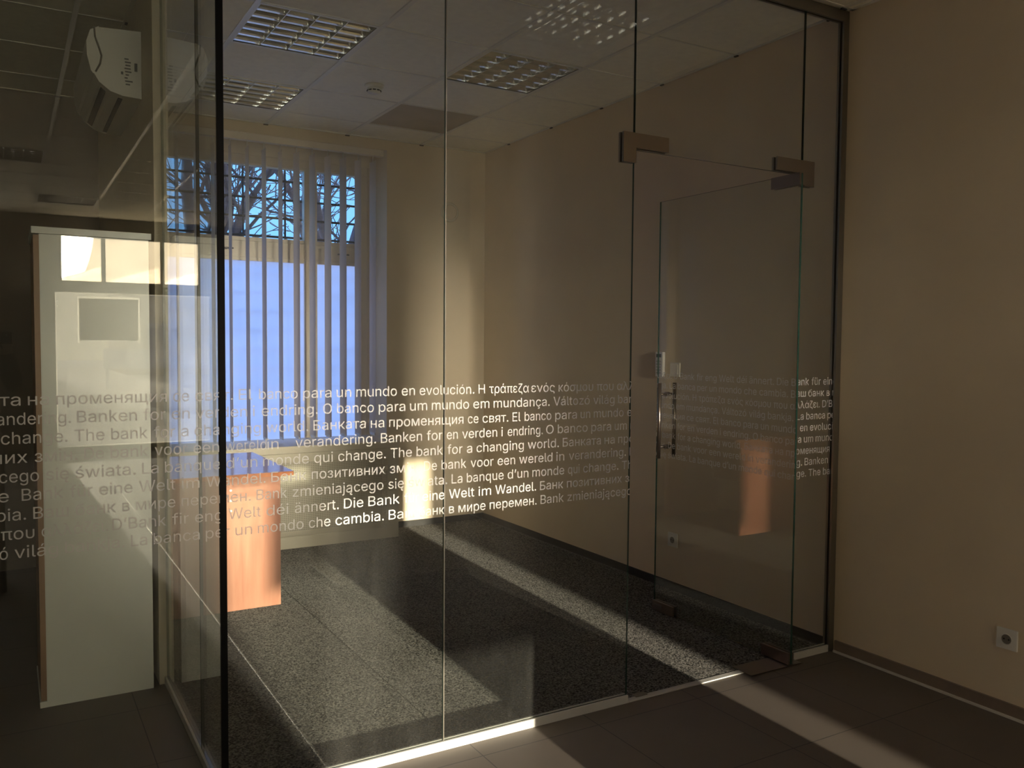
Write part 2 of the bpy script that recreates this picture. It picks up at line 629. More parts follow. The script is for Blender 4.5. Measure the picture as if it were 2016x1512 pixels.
back.prism([(WX1, YB), (XW + 0.3, YB), (XW + 0.3, YB + 0.3), (WX1 - 0.06, YB + 0.3)], 'z', -0.12, 3.4)
back.box(WX0, WX1, YB, YB + 0.3, -0.12, WZ0)
back.box(WX0, WX1, YB, YB + 0.3, WZ1, 3.4)
struct('wall_back', back, M_['wall'])
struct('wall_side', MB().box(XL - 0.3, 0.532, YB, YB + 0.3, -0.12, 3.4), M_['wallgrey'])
# wall between the two rooms, starting where the side glass ends
struct('wall_dividing', MB().box(0.532, 0.582, 3.82, YB, -0.12, ZC + 0.02), M_['wallwhite'])
# entrance front behind the viewer
DX0, DX1 = 0.44, 2.47
SX0, SX1, SZ0, SZ1 = -2.7, -0.7, 0.7, 2.7      # unseen window added beside the entrance door to light cabinet and lettering
ent = MB().box(XL - 0.3, SX0, ENT - 0.2, ENT, -0.12, 3.4).box(SX1, DX0, ENT - 0.2, ENT, -0.12, 3.4).box(SX0, SX1, ENT - 0.2, ENT, -0.12, SZ0).box(SX0, SX1, ENT - 0.2, ENT, SZ1, 3.4).box(DX1, XW + 0.3, ENT - 0.2, ENT, -0.12, 3.4).box(DX0, DX1, ENT - 0.2, ENT, 2.83, 3.4)
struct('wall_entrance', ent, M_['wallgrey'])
struct('wall_pier', MB().box(1.62, 2.45, 0.2, 0.736, 0, ZC - 0.004), M_['wall'])
struct('roof', MB().box(-14, 14, ENT - 0.2, YB + 0.3, 3.4, 13.0), M_['wallgrey'])  # unseen block, thickened and widened to keep sun off the trees

# skirtings
struct('baseboard_room', MB().box(XW - 0.012, XW, YF + 0.03, YB, 0.004, 0.05).box(2.503, XW - 0.012, YB - 0.012, YB, 0.004, 0.05), M_['carpetdark'])
bb = struct('baseboard_right', MB().box(XW - 0.011, XW, ENT, YF - 0.03, 0.0, 0.055), M_['skirt'])
struct('sealant_strip', MB().box(XW - 0.02, XW - 0.011, ENT, YF - 0.03, 0, 0.009), M_['sealant'], bb)
bp = struct('baseboard_pier', MB().box(1.608, 1.62, 0.2, 0.748, 0.0, 0.055).box(1.62, 2.45, 0.736, 0.748, 0, 0.055), M_['skirt'])
struct('lit_edge_and_sealant', MB().box(1.606, 1.62, 0.2, 0.748, 0.055, 0.060).box(1.599, 1.608, 0.2, 0.748, 0, 0.009), M_['sealant'], bp)  # pale top strip paints the sunlit skirting edge; lower one is sealant
# added metal strip standing in for the sun glint along a tile joint
js = MB()
js.prism([(0.914, 0), (0.917, 0.003), (0.923, 0.003), (0.926, 0)], 'y', ENT + 0.1, YF - 0.05)
struct('glint_strip', js, M_['alu'])


# ------------------------------------------------------------------ suspended ceiling
GY0 = 4.01


def cells(x_off, x0, x1, y0, y1):
    xs = [x0]
    k = math.floor((x0 - x_off) / 0.6) + 1
    while x_off + 0.6 * k < x1 - 0.02:
        xs.append(x_off + 0.6 * k)
        k += 1
    xs.append(x1)
    ys = [y0]
    k = math.floor((y0 - GY0) / 0.6) + 1
    while GY0 + 0.6 * k < y1 - 0.02:
        ys.append(GY0 + 0.6 * k)
        k += 1
    ys.append(y1)
    return xs, ys


LUM_ROOM = [(1.005, 4.01), (1.005, 5.21), (2.205, 4.01)]
LUM_HALL = [(2.105, 1.61), (0.305, -5.59), (-0.295, -3.19), (-0.895, 4.01)]
DARK_TILE = (2.205, 5.21)


def ceiling_zone(name, x_off, x0, x1, y0, y1, holes):
    xs, ys = cells(x_off, x0, x1, y0, y1)
    t = MB()
    for i in range(len(xs) - 1):
        for j in range(len(ys) - 1):
            cx, cy = (xs[i] + xs[i + 1]) / 2, (ys[j] + ys[j + 1]) / 2
            if any(abs(cx - hx - 0.3) < 0.2 and abs(cy - hy - 0.3) < 0.2 for hx, hy in holes):
                continue
            t.box(xs[i], xs[i + 1], ys[j], ys[j + 1], ZC, ZC + 0.015)
    o = struct(name, t, M_['ceil'])
    g = MB()
    for x in xs[1:-1]:
        g.box(x - 0.012, x + 0.012, y0, y1, ZC - 0.006, ZC)
    for y in ys[1:-1]:
        g.box(x0, x1, y - 0.006, y + 0.006, ZC - 0.0035, ZC)
    g.box(x0, x1, y1 - 0.02, y1, ZC - 0.004, ZC)
    g.box(x1 - 0.02, x1, y0, y1, ZC - 0.004, ZC)
    struct('ceiling_grid', g, M_['grid'], o)
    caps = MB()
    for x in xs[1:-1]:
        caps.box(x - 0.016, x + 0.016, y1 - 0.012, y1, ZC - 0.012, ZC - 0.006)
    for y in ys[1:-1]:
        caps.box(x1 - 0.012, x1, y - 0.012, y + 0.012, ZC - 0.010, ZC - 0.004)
    struct('grid_end_shade', caps, M_['gridshade'], o)  # dark caps paint the shade at the ends of the grid bars
    return o


ceiling_zone('ceiling', 1.005, 0.582, XW, YF + 0.03, YB, LUM_ROOM + [DARK_TILE])
ceiling_zone('ceiling_hall', 0.305, XL, XW, ENT, YF - 0.03, LUM_HALL[:3])
ceiling_zone('ceiling_side', 0.305, XL, 0.532, YF + 0.03, YB, LUM_HALL[3:])
struct('ceiling_band', MB().box(XL, XW, YF - 0.03, YF + 0.03, ZC + 0.001, ZC + 0.016), M_['ceil'])
dt = MB().box(DARK_TILE[0] + 0.004, DARK_TILE[0] + 0.596, DARK_TILE[1] + 0.004, DARK_TILE[1] + 0.596, ZC + 0.004, ZC + 0.018).build('ceiling_tile', M_['ceildark'])
tag(recentre(dt), 'one darker brownish ceiling tile, sunk slightly above its neighbours', 'ceiling tile')

# louvred luminaires
LUM_LABELS = [
    'largest-looking louvred ceiling light in the glazed room, at the top beside the dark glass joint',
    'louvred ceiling light just in front of the window blind, farther back than its twin',
    'louvred ceiling light between the smoke detector and the beige wall of the glazed room',
    'louvred ceiling light of the hall, seen mirrored as four pale stripes in the glass front',
    'hall ceiling light close to the entrance door, seen only as a mirrored sliver',
    'hall ceiling light halfway to the entrance, seen only mirrored at the picture edge',
    'louvred ceiling light in the dark side room beyond the glass',
]


def make_luminaire():
    t = thing('ceiling_light', LUM_LABELS[0], 'ceiling light', (0, 0, 0), 'square louvred ceiling lights')
    h = MB()          # housing: recessed tray with a narrow lip
    w, d = 0.298, 0.085
    h.box(-w, w, -w, w, d, d + 0.004)
    for s in (-1, 1):
        h.box(s * w - 0.004 * (s > 0), s * w + 0.004 * (s < 0), -w, w, 0, d)
        h.box(-w, w, s * w - 0.004 * (s > 0), s * w + 0.004 * (s < 0), 0, d)
        h.box(min(s * w, s * (w - 0.014)), max(s * w, s * (w - 0.014)), -w, w, -0.003, 0.0)
        h.box(-w, w, min(s * w, s * (w - 0.014)), max(s * w, s * (w - 0.014)), -0.003, 0.0)
    h.build('housing', M_['tray'], t, local=True)
    lip = MB()
    for s in (-1, 1):
        lip.box(min(s * w, s * (w - 0.016)), max(s * w, s * (w - 0.016)), -w, w, -0.0045, -0.003)
        lip.box(-w, w, min(s * w, s * (w - 0.016)), max(s * w, s * (w - 0.016)), -0.0045, -0.003)
    lip.build('frame', M_['lampwhite'], t, local=True)
    W = 0.283
    n = 4
    step = 2 * W / n
    for k in range(n):
        x = -W + step * (k + 0.5)
        MB().tube((x, -0.27, 0.062), (x, 0.27, 0.062), 0.013, n=12).build('lamp_tube', M_['tube'], t, local=True)
    lv = MB()
    # long reflectors (parabolic V section)
    def vprof(half_top, z0, z1, m=5):
        pts = []
        for i in range(m + 1):
            f = i / m
            pts.append((-half_top * f ** 2 - 0.0015, z0 + (z1 - z0) * f))
        for i in range(m, -1, -1):
            f = i / m
            pts.append((half_top * f ** 2 + 0.0015, z0 + (z1 - z0) * f))
        return pts
    for k in range(n + 1):
        x = -W + step * k
        pr = [(x + a, b) for a, b in vprof(0.036, 0.002, 0.05)]
        if k == 0:
            pr = [(max(a, x), b) for a, b in pr]
        if k == n:
            pr = [(min(a, x), b) for a, b in pr]
        lv.prism(pr, 'y', -W, W)
    lv.build('reflector', M_['mirror'], t, local=True)
    cb = MB()
    m = 6
    for j in range(m + 1):
        y = -W + 2 * W * j / m
        for k in range(n):
            x0 = -W + step * k + 0.004
            x1 = x0 + step - 0.008
            pr = [(y + a, b) for a, b in vprof(0.015, 0.003, 0.034, 4)]
            if j == 0:
                pr = [(max(a, y), b) for a, b in pr]
            if j == m:
                pr = [(min(a, y), b) for a, b in pr]
            cb.prism(pr, 'x', x0, x1)
    cb.build('cross_blades', M_['mirror'], t, local=True)
    return t


lum = make_luminaire()
for i, (x, y) in enumerate(LUM_ROOM + LUM_HALL):
    o = lum if i == 0 else copy_tree(lum)
    o.location = (x + 0.3, y + 0.3, ZC - 0.001)
    o['label'] = LUM_LABELS[i]
    if 3 <= i <= 5:                      # the hall lights are switched on, dimly
        for ch in o.children:
            if ch.name.startswith('lamp_tube'):
                ch.material_slots[0].link = 'OBJECT'
                ch.material_slots[0].material = M_['tubelit']
            if ch.name.startswith('cross_blades'):
                ch.scale.z = 0.42        # shallower blades than in the room

# smoke detector
sd = thing('smoke_detector', 'round cream smoke detector on the ceiling between the ceiling lights', 'smoke detector', (1.925, 4.94, ZC))
MB().lathe([(0.058, ZC), (0.058, ZC - 0.008), (0.05, ZC - 0.018), (0.044, ZC - 0.02)], c=(1.925, 4.94, 0)).build('base', M_['white'], sd)
MB().lathe([(0.040, ZC - 0.019), (0.042, ZC - 0.03), (0.036, ZC - 0.046), (0.02, ZC - 0.052)], c=(1.925, 4.94, 0)).build('sensor_head', M_['white'], sd)
sl = MB()
for k in range(10):
    a = 2 * math.pi * k / 10
    c, s_ = math.cos(a), math.sin(a)
    px, py = 1.925 + 0.0405 * c, 4.94 + 0.0405 * s_
    sl.tube((px - 0.009 * s_, py + 0.009 * c, ZC - 0.034), (px + 0.009 * s_, py - 0.009 * c, ZC - 0.034), 0.0035, n=6)
sl.build('smoke_slots', M_['dark'], sd)

# ------------------------------------------------------------------ window, blind, sill, radiator cover
FY = 6.40
win = thing('window_1', '', '', (1.6, FY, WZ0))
del win['label'], win['category']
win['kind'] = 'structure'
WR = 2.475
fr = MB()
fr.box(WX0, 0.80, FY, FY + 0.07, 0.70, WZ1)                      # left stile
fr.box(2.365, WR, FY, FY + 0.07, 0.70, WZ1)                      # right stile
fr.box(WX0, WR, FY + 0.002, FY + 0.07, 2.725, WZ1)              # head
fr.box(WX0, WR, FY + 0.002, FY + 0.07, WZ0, 0.715)              # bottom rail
fr.box(0.80, 2.365, FY + 0.004, FY + 0.07, 2.035, 2.205)         # transom bar
fr.box(1.945, 2.03, FY + 0.001, FY + 0.07, 0.70, 2.73)          # mullion
fr.build('window_frame', M_['frame'], win)
md = MB()
md.box(WX0, WR, FY - 0.012, FY + 0.002, 2.795, 2.802)
md.box(WX0, WR, FY - 0.008, FY + 0.002, 2.735, 2.742)
md.box(0.80, 2.365, FY - 0.008, FY + 0.004, 2.060, 2.068)
md.box(0.80, 2.365, FY - 0.008, FY + 0.004, 2.176, 2.184)
md.box(1.945 - 0.006, 1.945 + 0.012, FY - 0.008, FY + 0.004, 0.715, 2.72)
md.box(2.018, 2.036, FY - 0.008, FY + 0.004, 0.715, 2.72)
md.box(2.385, 2.392, FY - 0.008, FY + 0.002, 0.715, 2.80)
md.box(2.435, 2.442, FY - 0.008, FY + 0.002, 0.715, 2.80)
md.build('frame_bead', M_['frame'], win)
for x0, x1 in ((0.80, 1.945), (2.03, 2.365)):
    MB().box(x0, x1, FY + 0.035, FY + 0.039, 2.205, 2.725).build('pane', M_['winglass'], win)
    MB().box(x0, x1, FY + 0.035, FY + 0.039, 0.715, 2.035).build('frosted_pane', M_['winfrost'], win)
for x in (1.37, 2.235):
    hb = MB().tube((x - 0.045, FY - 0.028, 2.115), (x + 0.045, FY - 0.028, 2.115), 0.006, n=8)
    hb.tube((x, FY + 0.004, 2.115), (x, FY - 0.03, 2.115), 0.008, n=8)
    hb.build('window_handle', M_['steeldark'], win)
struct('trim_2', MB().box(0.583, 2.50, 5.90, YB + 0.2, 0.672, 0.722), M_['sill'], None, 0.004)

# blind
bl = thing('vertical_blind', 'vertical blind of pale fabric vanes turned open across the window', 'blind', (1.6, YB - 0.05, 0.73))
MB().box(0.72, 2.464, YB - 0.075, YB - 0.025, 2.838, 2.885).build('headrail', M_['frame'], bl, 0.004)
VANES = [0.885 + 0.1155 * k for k in range(14)]
for i, x in enumerate(VANES):
    if x > 2.45:
        break
    v = MB()
    a = math.radians(random.uniform(-1.5, 3.0) + (2.0 if i < 8 else -2.5))
    pts = []
    for j in range(7):
        f = j / 6 * 2 - 1
        pts.append((0.0635 * f, 0.006 * (1 - f * f)))
    loop = [(p[0], p[1]) for p in pts] + [(p[0], p[1] - 0.0012) for p in reversed(pts)]
    rot = [(x + u * math.sin(a) + w_ * math.cos(a), YB - 0.05 + u * math.cos(a) - w_ * math.sin(a)) for u, w_ in loop]
    v.prism(rot, 'z', 0.752, 2.80)
    v.build('vane', M_['vane'], bl)
    MB().tube((x, YB - 0.05, 2.795), (x, YB - 0.05, 2.84), 0.004, n=6).build('carrier_hook', M_['white'], bl)
    MB().box(x - 0.0025, x + 0.0025, YB - 0.05 - 0.045, YB - 0.05 + 0.045, 0.745, 0.765).build('bottom_weight', M_['white'], bl)

# iron grille outside
gr = thing('window_grille', 'dark iron grille of crossed bars outside the window', 'window grille', (1.6, 6.505, 0.65))
GXs = [0.74 + 0.155 * k for k in range(12)]
GZs = [0.70 + 0.139 * k for k in range(15)]
for x in GXs:
    MB().tube((x, 6.505, 0.60), (x, 6.505, 2.88), 0.0075, n=8).build('upright_bar', M_['iron'], gr)
for z in GZs:
    MB().tube((0.62, 6.492, z), (2.54, 6.492, z), 0.0085, n=8).build('cross_bar', M_['iron'], gr)

# radiator cover
rc = thing('radiator_cover', 'cream radiator cover with perforated grille below the window sill', 'radiator cover', (1.5, 6.05, 0))
RY = 5.905
RX0, RX1 = 0.72, 2.495
fm = MB()
fm.box(RX0, RX1, RY, RY + 0.018, 0.004, 0.085)
fm.box(RX0, RX1, RY, RY + 0.018, 0.622, 0.670)
fm.box(2.405, RX1, RY, RY + 0.018, 0.085, 0.622)
fm.box(RX0, 0.80, RY, RY + 0.018, 0.085, 0.622)
fm.box(RX1 - 0.018, RX1, RY + 0.018, YB - 0.002, 0.004, 0.67)
fm.box(RX0, RX0 + 0.018, RY + 0.018, YB - 0.002, 0.004, 0.67)
fm.build('casing', M_['rad'], rc)
pf = MB()
bmv = pf.bm
px0, px1, pz0, pz1 = 0.80, 2.405, 0.085, 0.622
pitch = 0.0127
nx, nz = int((px1 - px0) / pitch), int((pz1 - pz0) / pitch)
sx_, sz_ = (px1 - px0) / nx, (pz1 - pz0) / nz
yv = RY + 0.006
gap = 0.27
grid = {}


def gv(ix, iz, u, w):
    key = (ix, iz, u, w)
    if key not in grid:
        fx = {0: 0, 1: gap, 2: 1 - gap}[u]
        fz = {0: 0, 1: gap, 2: 1 - gap}[w]
        grid[key] = bmv.verts.new((px0 + sx_ * (ix + fx), yv, pz0 + sz_ * (iz + fz)))
    return grid[key]


for ix in range(nx):
    for iz in range(nz):
        a00, a30, a33, a03 = gv(ix, iz, 0, 0), gv(ix + 1, iz, 0, 0), gv(ix + 1, iz + 1, 0, 0), gv(ix, iz + 1, 0, 0)
        i11, i21, i22, i12 = gv(ix, iz, 1, 1), gv(ix, iz, 2, 1), gv(ix, iz, 2, 2), gv(ix, iz, 1, 2)
        bmv.faces.new((a00, a30, i21, i11))
        bmv.faces.new((a30, a33, i22, i21))
        bmv.faces.new((a33, a03, i12, i22))
        bmv.faces.new((a03, a00, i11, i12))
pf.build('perforated_panel', M_['rad'], rc, recalc=False)
MB().box(px0, px1, RY + 0.10, RY + 0.17, 0.10, 0.58).build('radiator', M_['steeldark'], rc)

# ------------------------------------------------------------------ desk
dk = thing('desk', 'orange wooden desk with sunlit end panel in front of the radiator cover', 'desk', (0.99, 5.1, 0.004))
MB().box(0.66, 1.348, 4.655, 5.57, 0.717, 0.74).build('desk_top', M_['desktop'], dk, 0.002)
MB().box(0.69, 1.279, 4.674, 4.70, 0.004, 0.717).build('end_panel', M_['desk'], dk, 0.001)
MB().box(0.69, 1.279, 5.50, 5.526, 0.004, 0.717).build('end_panel', M_['desk'], dk, 0.001)
MB().box(0.72, 0.742, 4.70, 5.50, 0.30, 0.717).build('modesty_panel', M_['desk'], dk)
MB().box(1.2, 1.222, 4.70, 5.50, 0.62, 0.717).build('rail', M_['desk'], dk)
for z in (0.655, 0.60, 0.545):
    MB().lathe([(0.006, 4.6745), (0.006, 4.673)], n=14, axis='y', c=(1.015, 0, z)).build('screw_cap', M_['white'], dk)

# ------------------------------------------------------------------ small things on walls
vd = thing('wall_vent', 'round white vent cap on the back wall right of the window', 'vent', (3.05, YB, 2.48))
MB().lathe([(0.076, YB - 0.001), (0.076, YB - 0.012), (0.07, YB - 0.016), (0.062, YB - 0.012)], n=40, axis='y', c=(3.05, 0, 2.482)).build('vent_ring', M_['wallwhite'], vd)
MB().lathe([(0.058, YB - 0.011), (0.058, YB - 0.018), (0.05, YB - 0.022)], n=40, axis='y', c=(3.05, 0, 2.482)).build('vent_disc', M_['wall'], vd)


def socket(name, label, y, z, grp=None):
    t = thing(name, label, 'socket', (XW, y, z))
    MB().box(XW - 0.009, XW - 0.0005, y - 0.041, y + 0.041, z - 0.041, z + 0.041).build('face_plate', M_['white'], t, 0.003)
    w = MB()
    w.lathe([(0.0215, XW - 0.0092), (0.0215, XW - 0.0105), (0.019, XW - 0.0105)], n=28, axis='x', c=(0, y, z))
    w.build('rim', M_['white'], t)
    MB().lathe([(0.0188, XW - 0.0090), (0.0188, XW - 0.0108)], n=28, axis='x', c=(0, y, z)).build('socket_well', M_['steeldark'], t)
    h = MB()
    for s in (-1, 1):
        h.lathe([(0.003, XW - 0.0108), (0.003, XW - 0.0114)], n=10, axis='x', c=(0, y + s * 0.0095, z))
    h.build('pin_hole', M_['dark'], t)
    return t


socket('power_socket', 'white power socket on the beige wall of the hall, near the picture edge', 1.882, 0.306)
socket('power_socket', 'white power socket on the wall behind the open glass door', 3.848, 0.300)
ls = thing('light_switch', 'square white light switch beside the keypad, above the door handle', 'light switch', (XW, 3.853, 1.302))
MB().box(XW - 0.009, XW - 0.0005, 3.812, 3.894, 1.262, 1.343).build('face_plate', M_['white'], ls, 0.003)
MB().box(XW - 0.014, XW - 0.009, 3.824, 3.882, 1.274, 1.331).build('rocker', M_['white'], ls, 0.002)
kp = thing('wall_keypad', 'narrow cream keypad unit on the wall left of the light switch', 'keypad', (XW, 3.98, 1.26))
MB().box(XW - 0.022, XW - 0.0005, 3.948, 4.012, 1.258, 1.404).build('body', M_['white'], kp, 0.004)
ky = MB()
for r in range(5):
    for c in range(2):
        ky.box(XW - 0.0245, XW - 0.022, 3.958 + c * 0.026, 3.976 + c * 0.026, 1.275 + r * 0.017, 1.285 + r * 0.017)
ky.build('key', M_['paper'], kp)
MB().box(XW - 0.0235, XW - 0.022, 3.958, 4.002, 1.372, 1.392).build('display', M_['ink'], kp)

# ------------------------------------------------------------------ side room: cabinet, air conditioner
cb = thing('cabinet', 'tall white cabinet with thin brown edge strip standing behind the side glass', 'cabinet', (0.3, 4.0, 0))
MB().box(0.117, 0.506, 3.797, 3.815, 0.0, 1.856).build('door', M_['cabwhite'], cb, 0.001)
MB().box(0.094, 0.114, 3.80, 4.24, 0.026, 1.853).build('side_panel', M_['cabedge'], cb)
cs = MB().box(0.090, 0.117, 3.797, 4.24, 0.0, 0.024).box(0.114, 0.117, 3.799, 3.815, 0.024, 1.856)
cs.box(0.117, 0.506, 3.815, 4.24, 0.0, 1.856)
cs.build('carcass', M_['cabwhite'], cb)
MB().box(0.088, 0.516, 3.790, 4.24, 1.857, 1.883).build('top_board', M_['cabwhite'], cb, 0.001)

ac = thing('air_conditioner', 'white split air conditioner mounted high on the side room wall', 'air conditioner', (0.53, 4.5, 2.49))
AY0, AY1 = 4.13, 4.93
prof = [(0.530, 2.795), (0.365, 2.785), (0.333, 2.765), (0.320, 2.72), (0.322, 2.66), (0.335, 2.60), (0.362, 2.555), (0.405, 2.522), (0.455, 2.508), (0.530, 2.505)]
MB().prism(prof, 'y', AY0, AY1).build('casing', M_['whiteac'], ac)
MB().prism([(0.364, 2.788), (0.330, 2.768), (0.314, 2.72), (0.316, 2.66), (0.330, 2.598), (0.340, 2.585), (0.347, 2.594), (0.366, 2.645), (0.338, 2.70)], 'y', AY0 - 0.004, AY1 + 0.004).build('front_cover', M_['whiteac'], ac)
gp = MB()
path = [(0.345, 2.782), (0.348, 2.74), (0.362, 2.70), (0.372, 2.665), (0.366, 2.63), (0.348, 2.594)]
for p, q in zip(path, path[1:]):
    gp.tube((p[0], AY0 - 0.004, p[1]), (q[0], AY0 - 0.004, q[1]), 0.004, n=6)
gp.build('cover_seam', M_['steeldark'], ac)
vs = MB()
vs.prism([(0.372, 2.546), (0.392, 2.5295), (0.390, 2.527), (0.370, 2.5435)], 'y', AY0 + 0.05, AY1 - 0.05)
vs.prism([(0.440, 2.5105), (0.458, 2.508), (0.458, 2.505), (0.44, 2.507)], 'y', AY0 + 0.05, AY1 - 0.05)
vs.build('air_slot', M_['dark'], ac)
lb = MB()
random.seed(3)
for r in range(9):
    x0 = 0.462 + (r % 3) * 0.002
    lb.box(x0, x0 + random.uniform(0.012, 0.034), AY0 - 0.0012, AY0 - 0.0002, 2.665 - r * 0.0135, 2.671 - r * 0.0135)
lb.box(0.502, 0.514, AY0 - 0.0012, AY0 - 0.0002, 2.62, 2.655)
lb.box(0.448, 0.457, AY0 - 0.0012, AY0 - 0.0002, 2.60, 2.612)
lb.build('rating_label', M_['ink'], ac)


# ------------------------------------------------------------------ glass front with lettering
XF = [-2.4, 0.558, 1.3205, 2.143, 3.098, XW - 0.008]     # joints between the panes
G0, G1 = YF - 0.005, YF + 0.005
ZTOP = 2.940
ZDOOR = 2.212
gp_ = thing('glass_partition', 'frameless glass partition with rows of frosted lettering across the picture', 'glass partition', (1.5, YF, 0))


def pane(x0, x1, z0, z1, name='glass_pane', parent=gp_, y0=G0, y1=G1, mats=None):
    m = MB()
    m.box(x0, x1, y0, y1, z0, z1)
    for f in m.bm.faces:
        n = f.calc_center_median()
        f.material_index = 0 if (abs(n.y - y0) < 1e-5 or abs(n.y - y1) < 1e-5) else 1
    return m.build(name, mats or [M_['glass'], M_['edge']], parent)


P_LEFT = pane(XF[0], XF[1] - 0.002, 0.03, ZTOP)
P_A = pane(XF[1] + 0.018, XF[2] - 0.002, 0.03, ZTOP)
P_B = pane(XF[2] + 0.002, XF[3] - 0.001, 0.03, ZTOP)
P_OVER = pane(XF[3] + 0.002, XF[4] - 0.002, ZDOOR, ZTOP)
P_SIDE = pane(XF[4] + 0.001, XF[5], 0.03, ZTOP)
rail = MB()
for x0, x1 in ((XF[0], XF[3]), (XF[4] + 0.006, XW)):
    rail.box(x0, x1, YF - 0.014, YF - 0.006, 0, 0.032)
    rail.box(x0, x1, YF + 0.006, YF + 0.014, 0, 0.032)
rail.build('bottom_rail', M_['alurail'], gp_)
MB().box(XF[3], XF[4] + 0.006, YF - 0.014, YF + 0.016, 0, 0.005).build('threshold', M_['alurail'], gp_, 0.001)
MB().box(XF[3] + 0.055, XF[3] + 0.115, YF + 0.004, YF + 0.034, 0.004, 0.008).build('strike_plate', M_['steeldark'], gp_)
tr = MB()
tr.box(XF[0], XW, YF - 0.017, YF - 0.006, ZTOP - 0.006, ZC - 0.002)
tr.box(XF[0], XW, YF + 0.006, YF + 0.017, ZTOP - 0.006, ZC - 0.002)
tr.box(XF[0], XW, YF - 0.006, YF + 0.006, ZC - 0.02, ZC - 0.002)
tr.build('top_rail', M_['steeldark'], gp_)
wc = MB()
wc.box(XW - 0.034, XW, YF - 0.017, YF - 0.006, 0, ZTOP)
wc.box(XW - 0.034, XW, YF + 0.006, YF + 0.017, 0, ZTOP)
wc.build('wall_channel', M_['steeldark'], gp_)
MB().box(XF[2] - 0.0015, XF[2] + 0.0015, G0 - 0.001, G1 + 0.001, 0.032, ZTOP - 0.01).build('joint_seal', M_['seal'], gp_)
MB().box(XF[3] - 0.001, XF[3] + 0.002, G0, G1, ZDOOR + 0.06, ZTOP - 0.01).build('joint_seal', M_['edge'], gp_)
MB().box(XF[4] - 0.002, XF[4] + 0.001, G0, G1, ZDOOR + 0.06, ZTOP - 0.01).build('joint_seal', M_['edge'], gp_)
MB().box(XF[1] - 0.002, XF[1] + 0.018, G0 - 0.001, G1 + 0.001, 0.032, ZTOP - 0.01).build('corner_seal', M_['black'], gp_)
# corner patch fittings beside the door opening
for pts in ([(2.080, 2.160), (2.142, 2.160), (2.142, 2.218), (2.308, 2.218), (2.308, 2.276), (2.080, 2.276)],
            [(3.160, 2.163), (3.097, 2.163), (3.097, 2.218), (2.924, 2.218), (2.924, 2.276), (3.160, 2.276)]):
    pt = MB()
    pt.prism(pts, 'y', YF - 0.017, YF - 0.0055)
    pt.prism(pts, 'y', YF + 0.0055, YF + 0.017)
    pt.build('patch_fitting', M_['steel'], gp_, 0.001)

# side glass
sg = thing('glass_partition', 'glass side wall running back from the front to the cream wall end', 'glass partition', (XS, 3.2, 0))
SJ = 3.071


def side_pane(y0, y1):
    m = MB()
    m.box(XS - 0.005, XS + 0.005, y0, y1, 0.03, ZTOP)
    for f in m.bm.faces:
        n = f.calc_center_median()
        f.material_index = 0 if (abs(n.x - XS + 0.005) < 1e-5 or abs(n.x - XS - 0.005) < 1e-5) else 1
    return m.build('glass_pane', [M_['glassdoor'], M_['edge']], sg)


side_pane(YF + 0.008, SJ - 0.0015)
side_pane(SJ + 0.0015, 3.815)
MB().box(XS - 0.0055, XS + 0.0055, SJ - 0.0015, SJ + 0.0015, 0.03, ZTOP).build('joint_seal', M_['black'], sg)
rl = MB()
for s in (-1, 1):
    rl.box(XS + s * 0.010 - 0.004, XS + s * 0.010 + 0.004, YF + 0.016, 3.818, 0, 0.032)
rl.build('bottom_rail', M_['alurail'], sg)
rl = MB()
for s in (-1, 1):
    rl.box(XS + s * 0.0115 - 0.0055, XS + s * 0.0115 + 0.0055, YF + 0.018, 3.818, ZTOP - 0.006, ZC - 0.006)
rl.build('top_rail', M_['steeldark'], sg)

# lettering: every word with the place where it starts on the glass (x in metres along the front)
CX, CY = 1008.0, 756.0


def on_front(px, py):
    """point of the glass front on the sight line to a mark measured on the photograph"""
    v = r2 * ((px - CX) / F_PX) + d2 * ((py - CY) / F_PX) + fwd
    return v.x * (G0 / v.y)


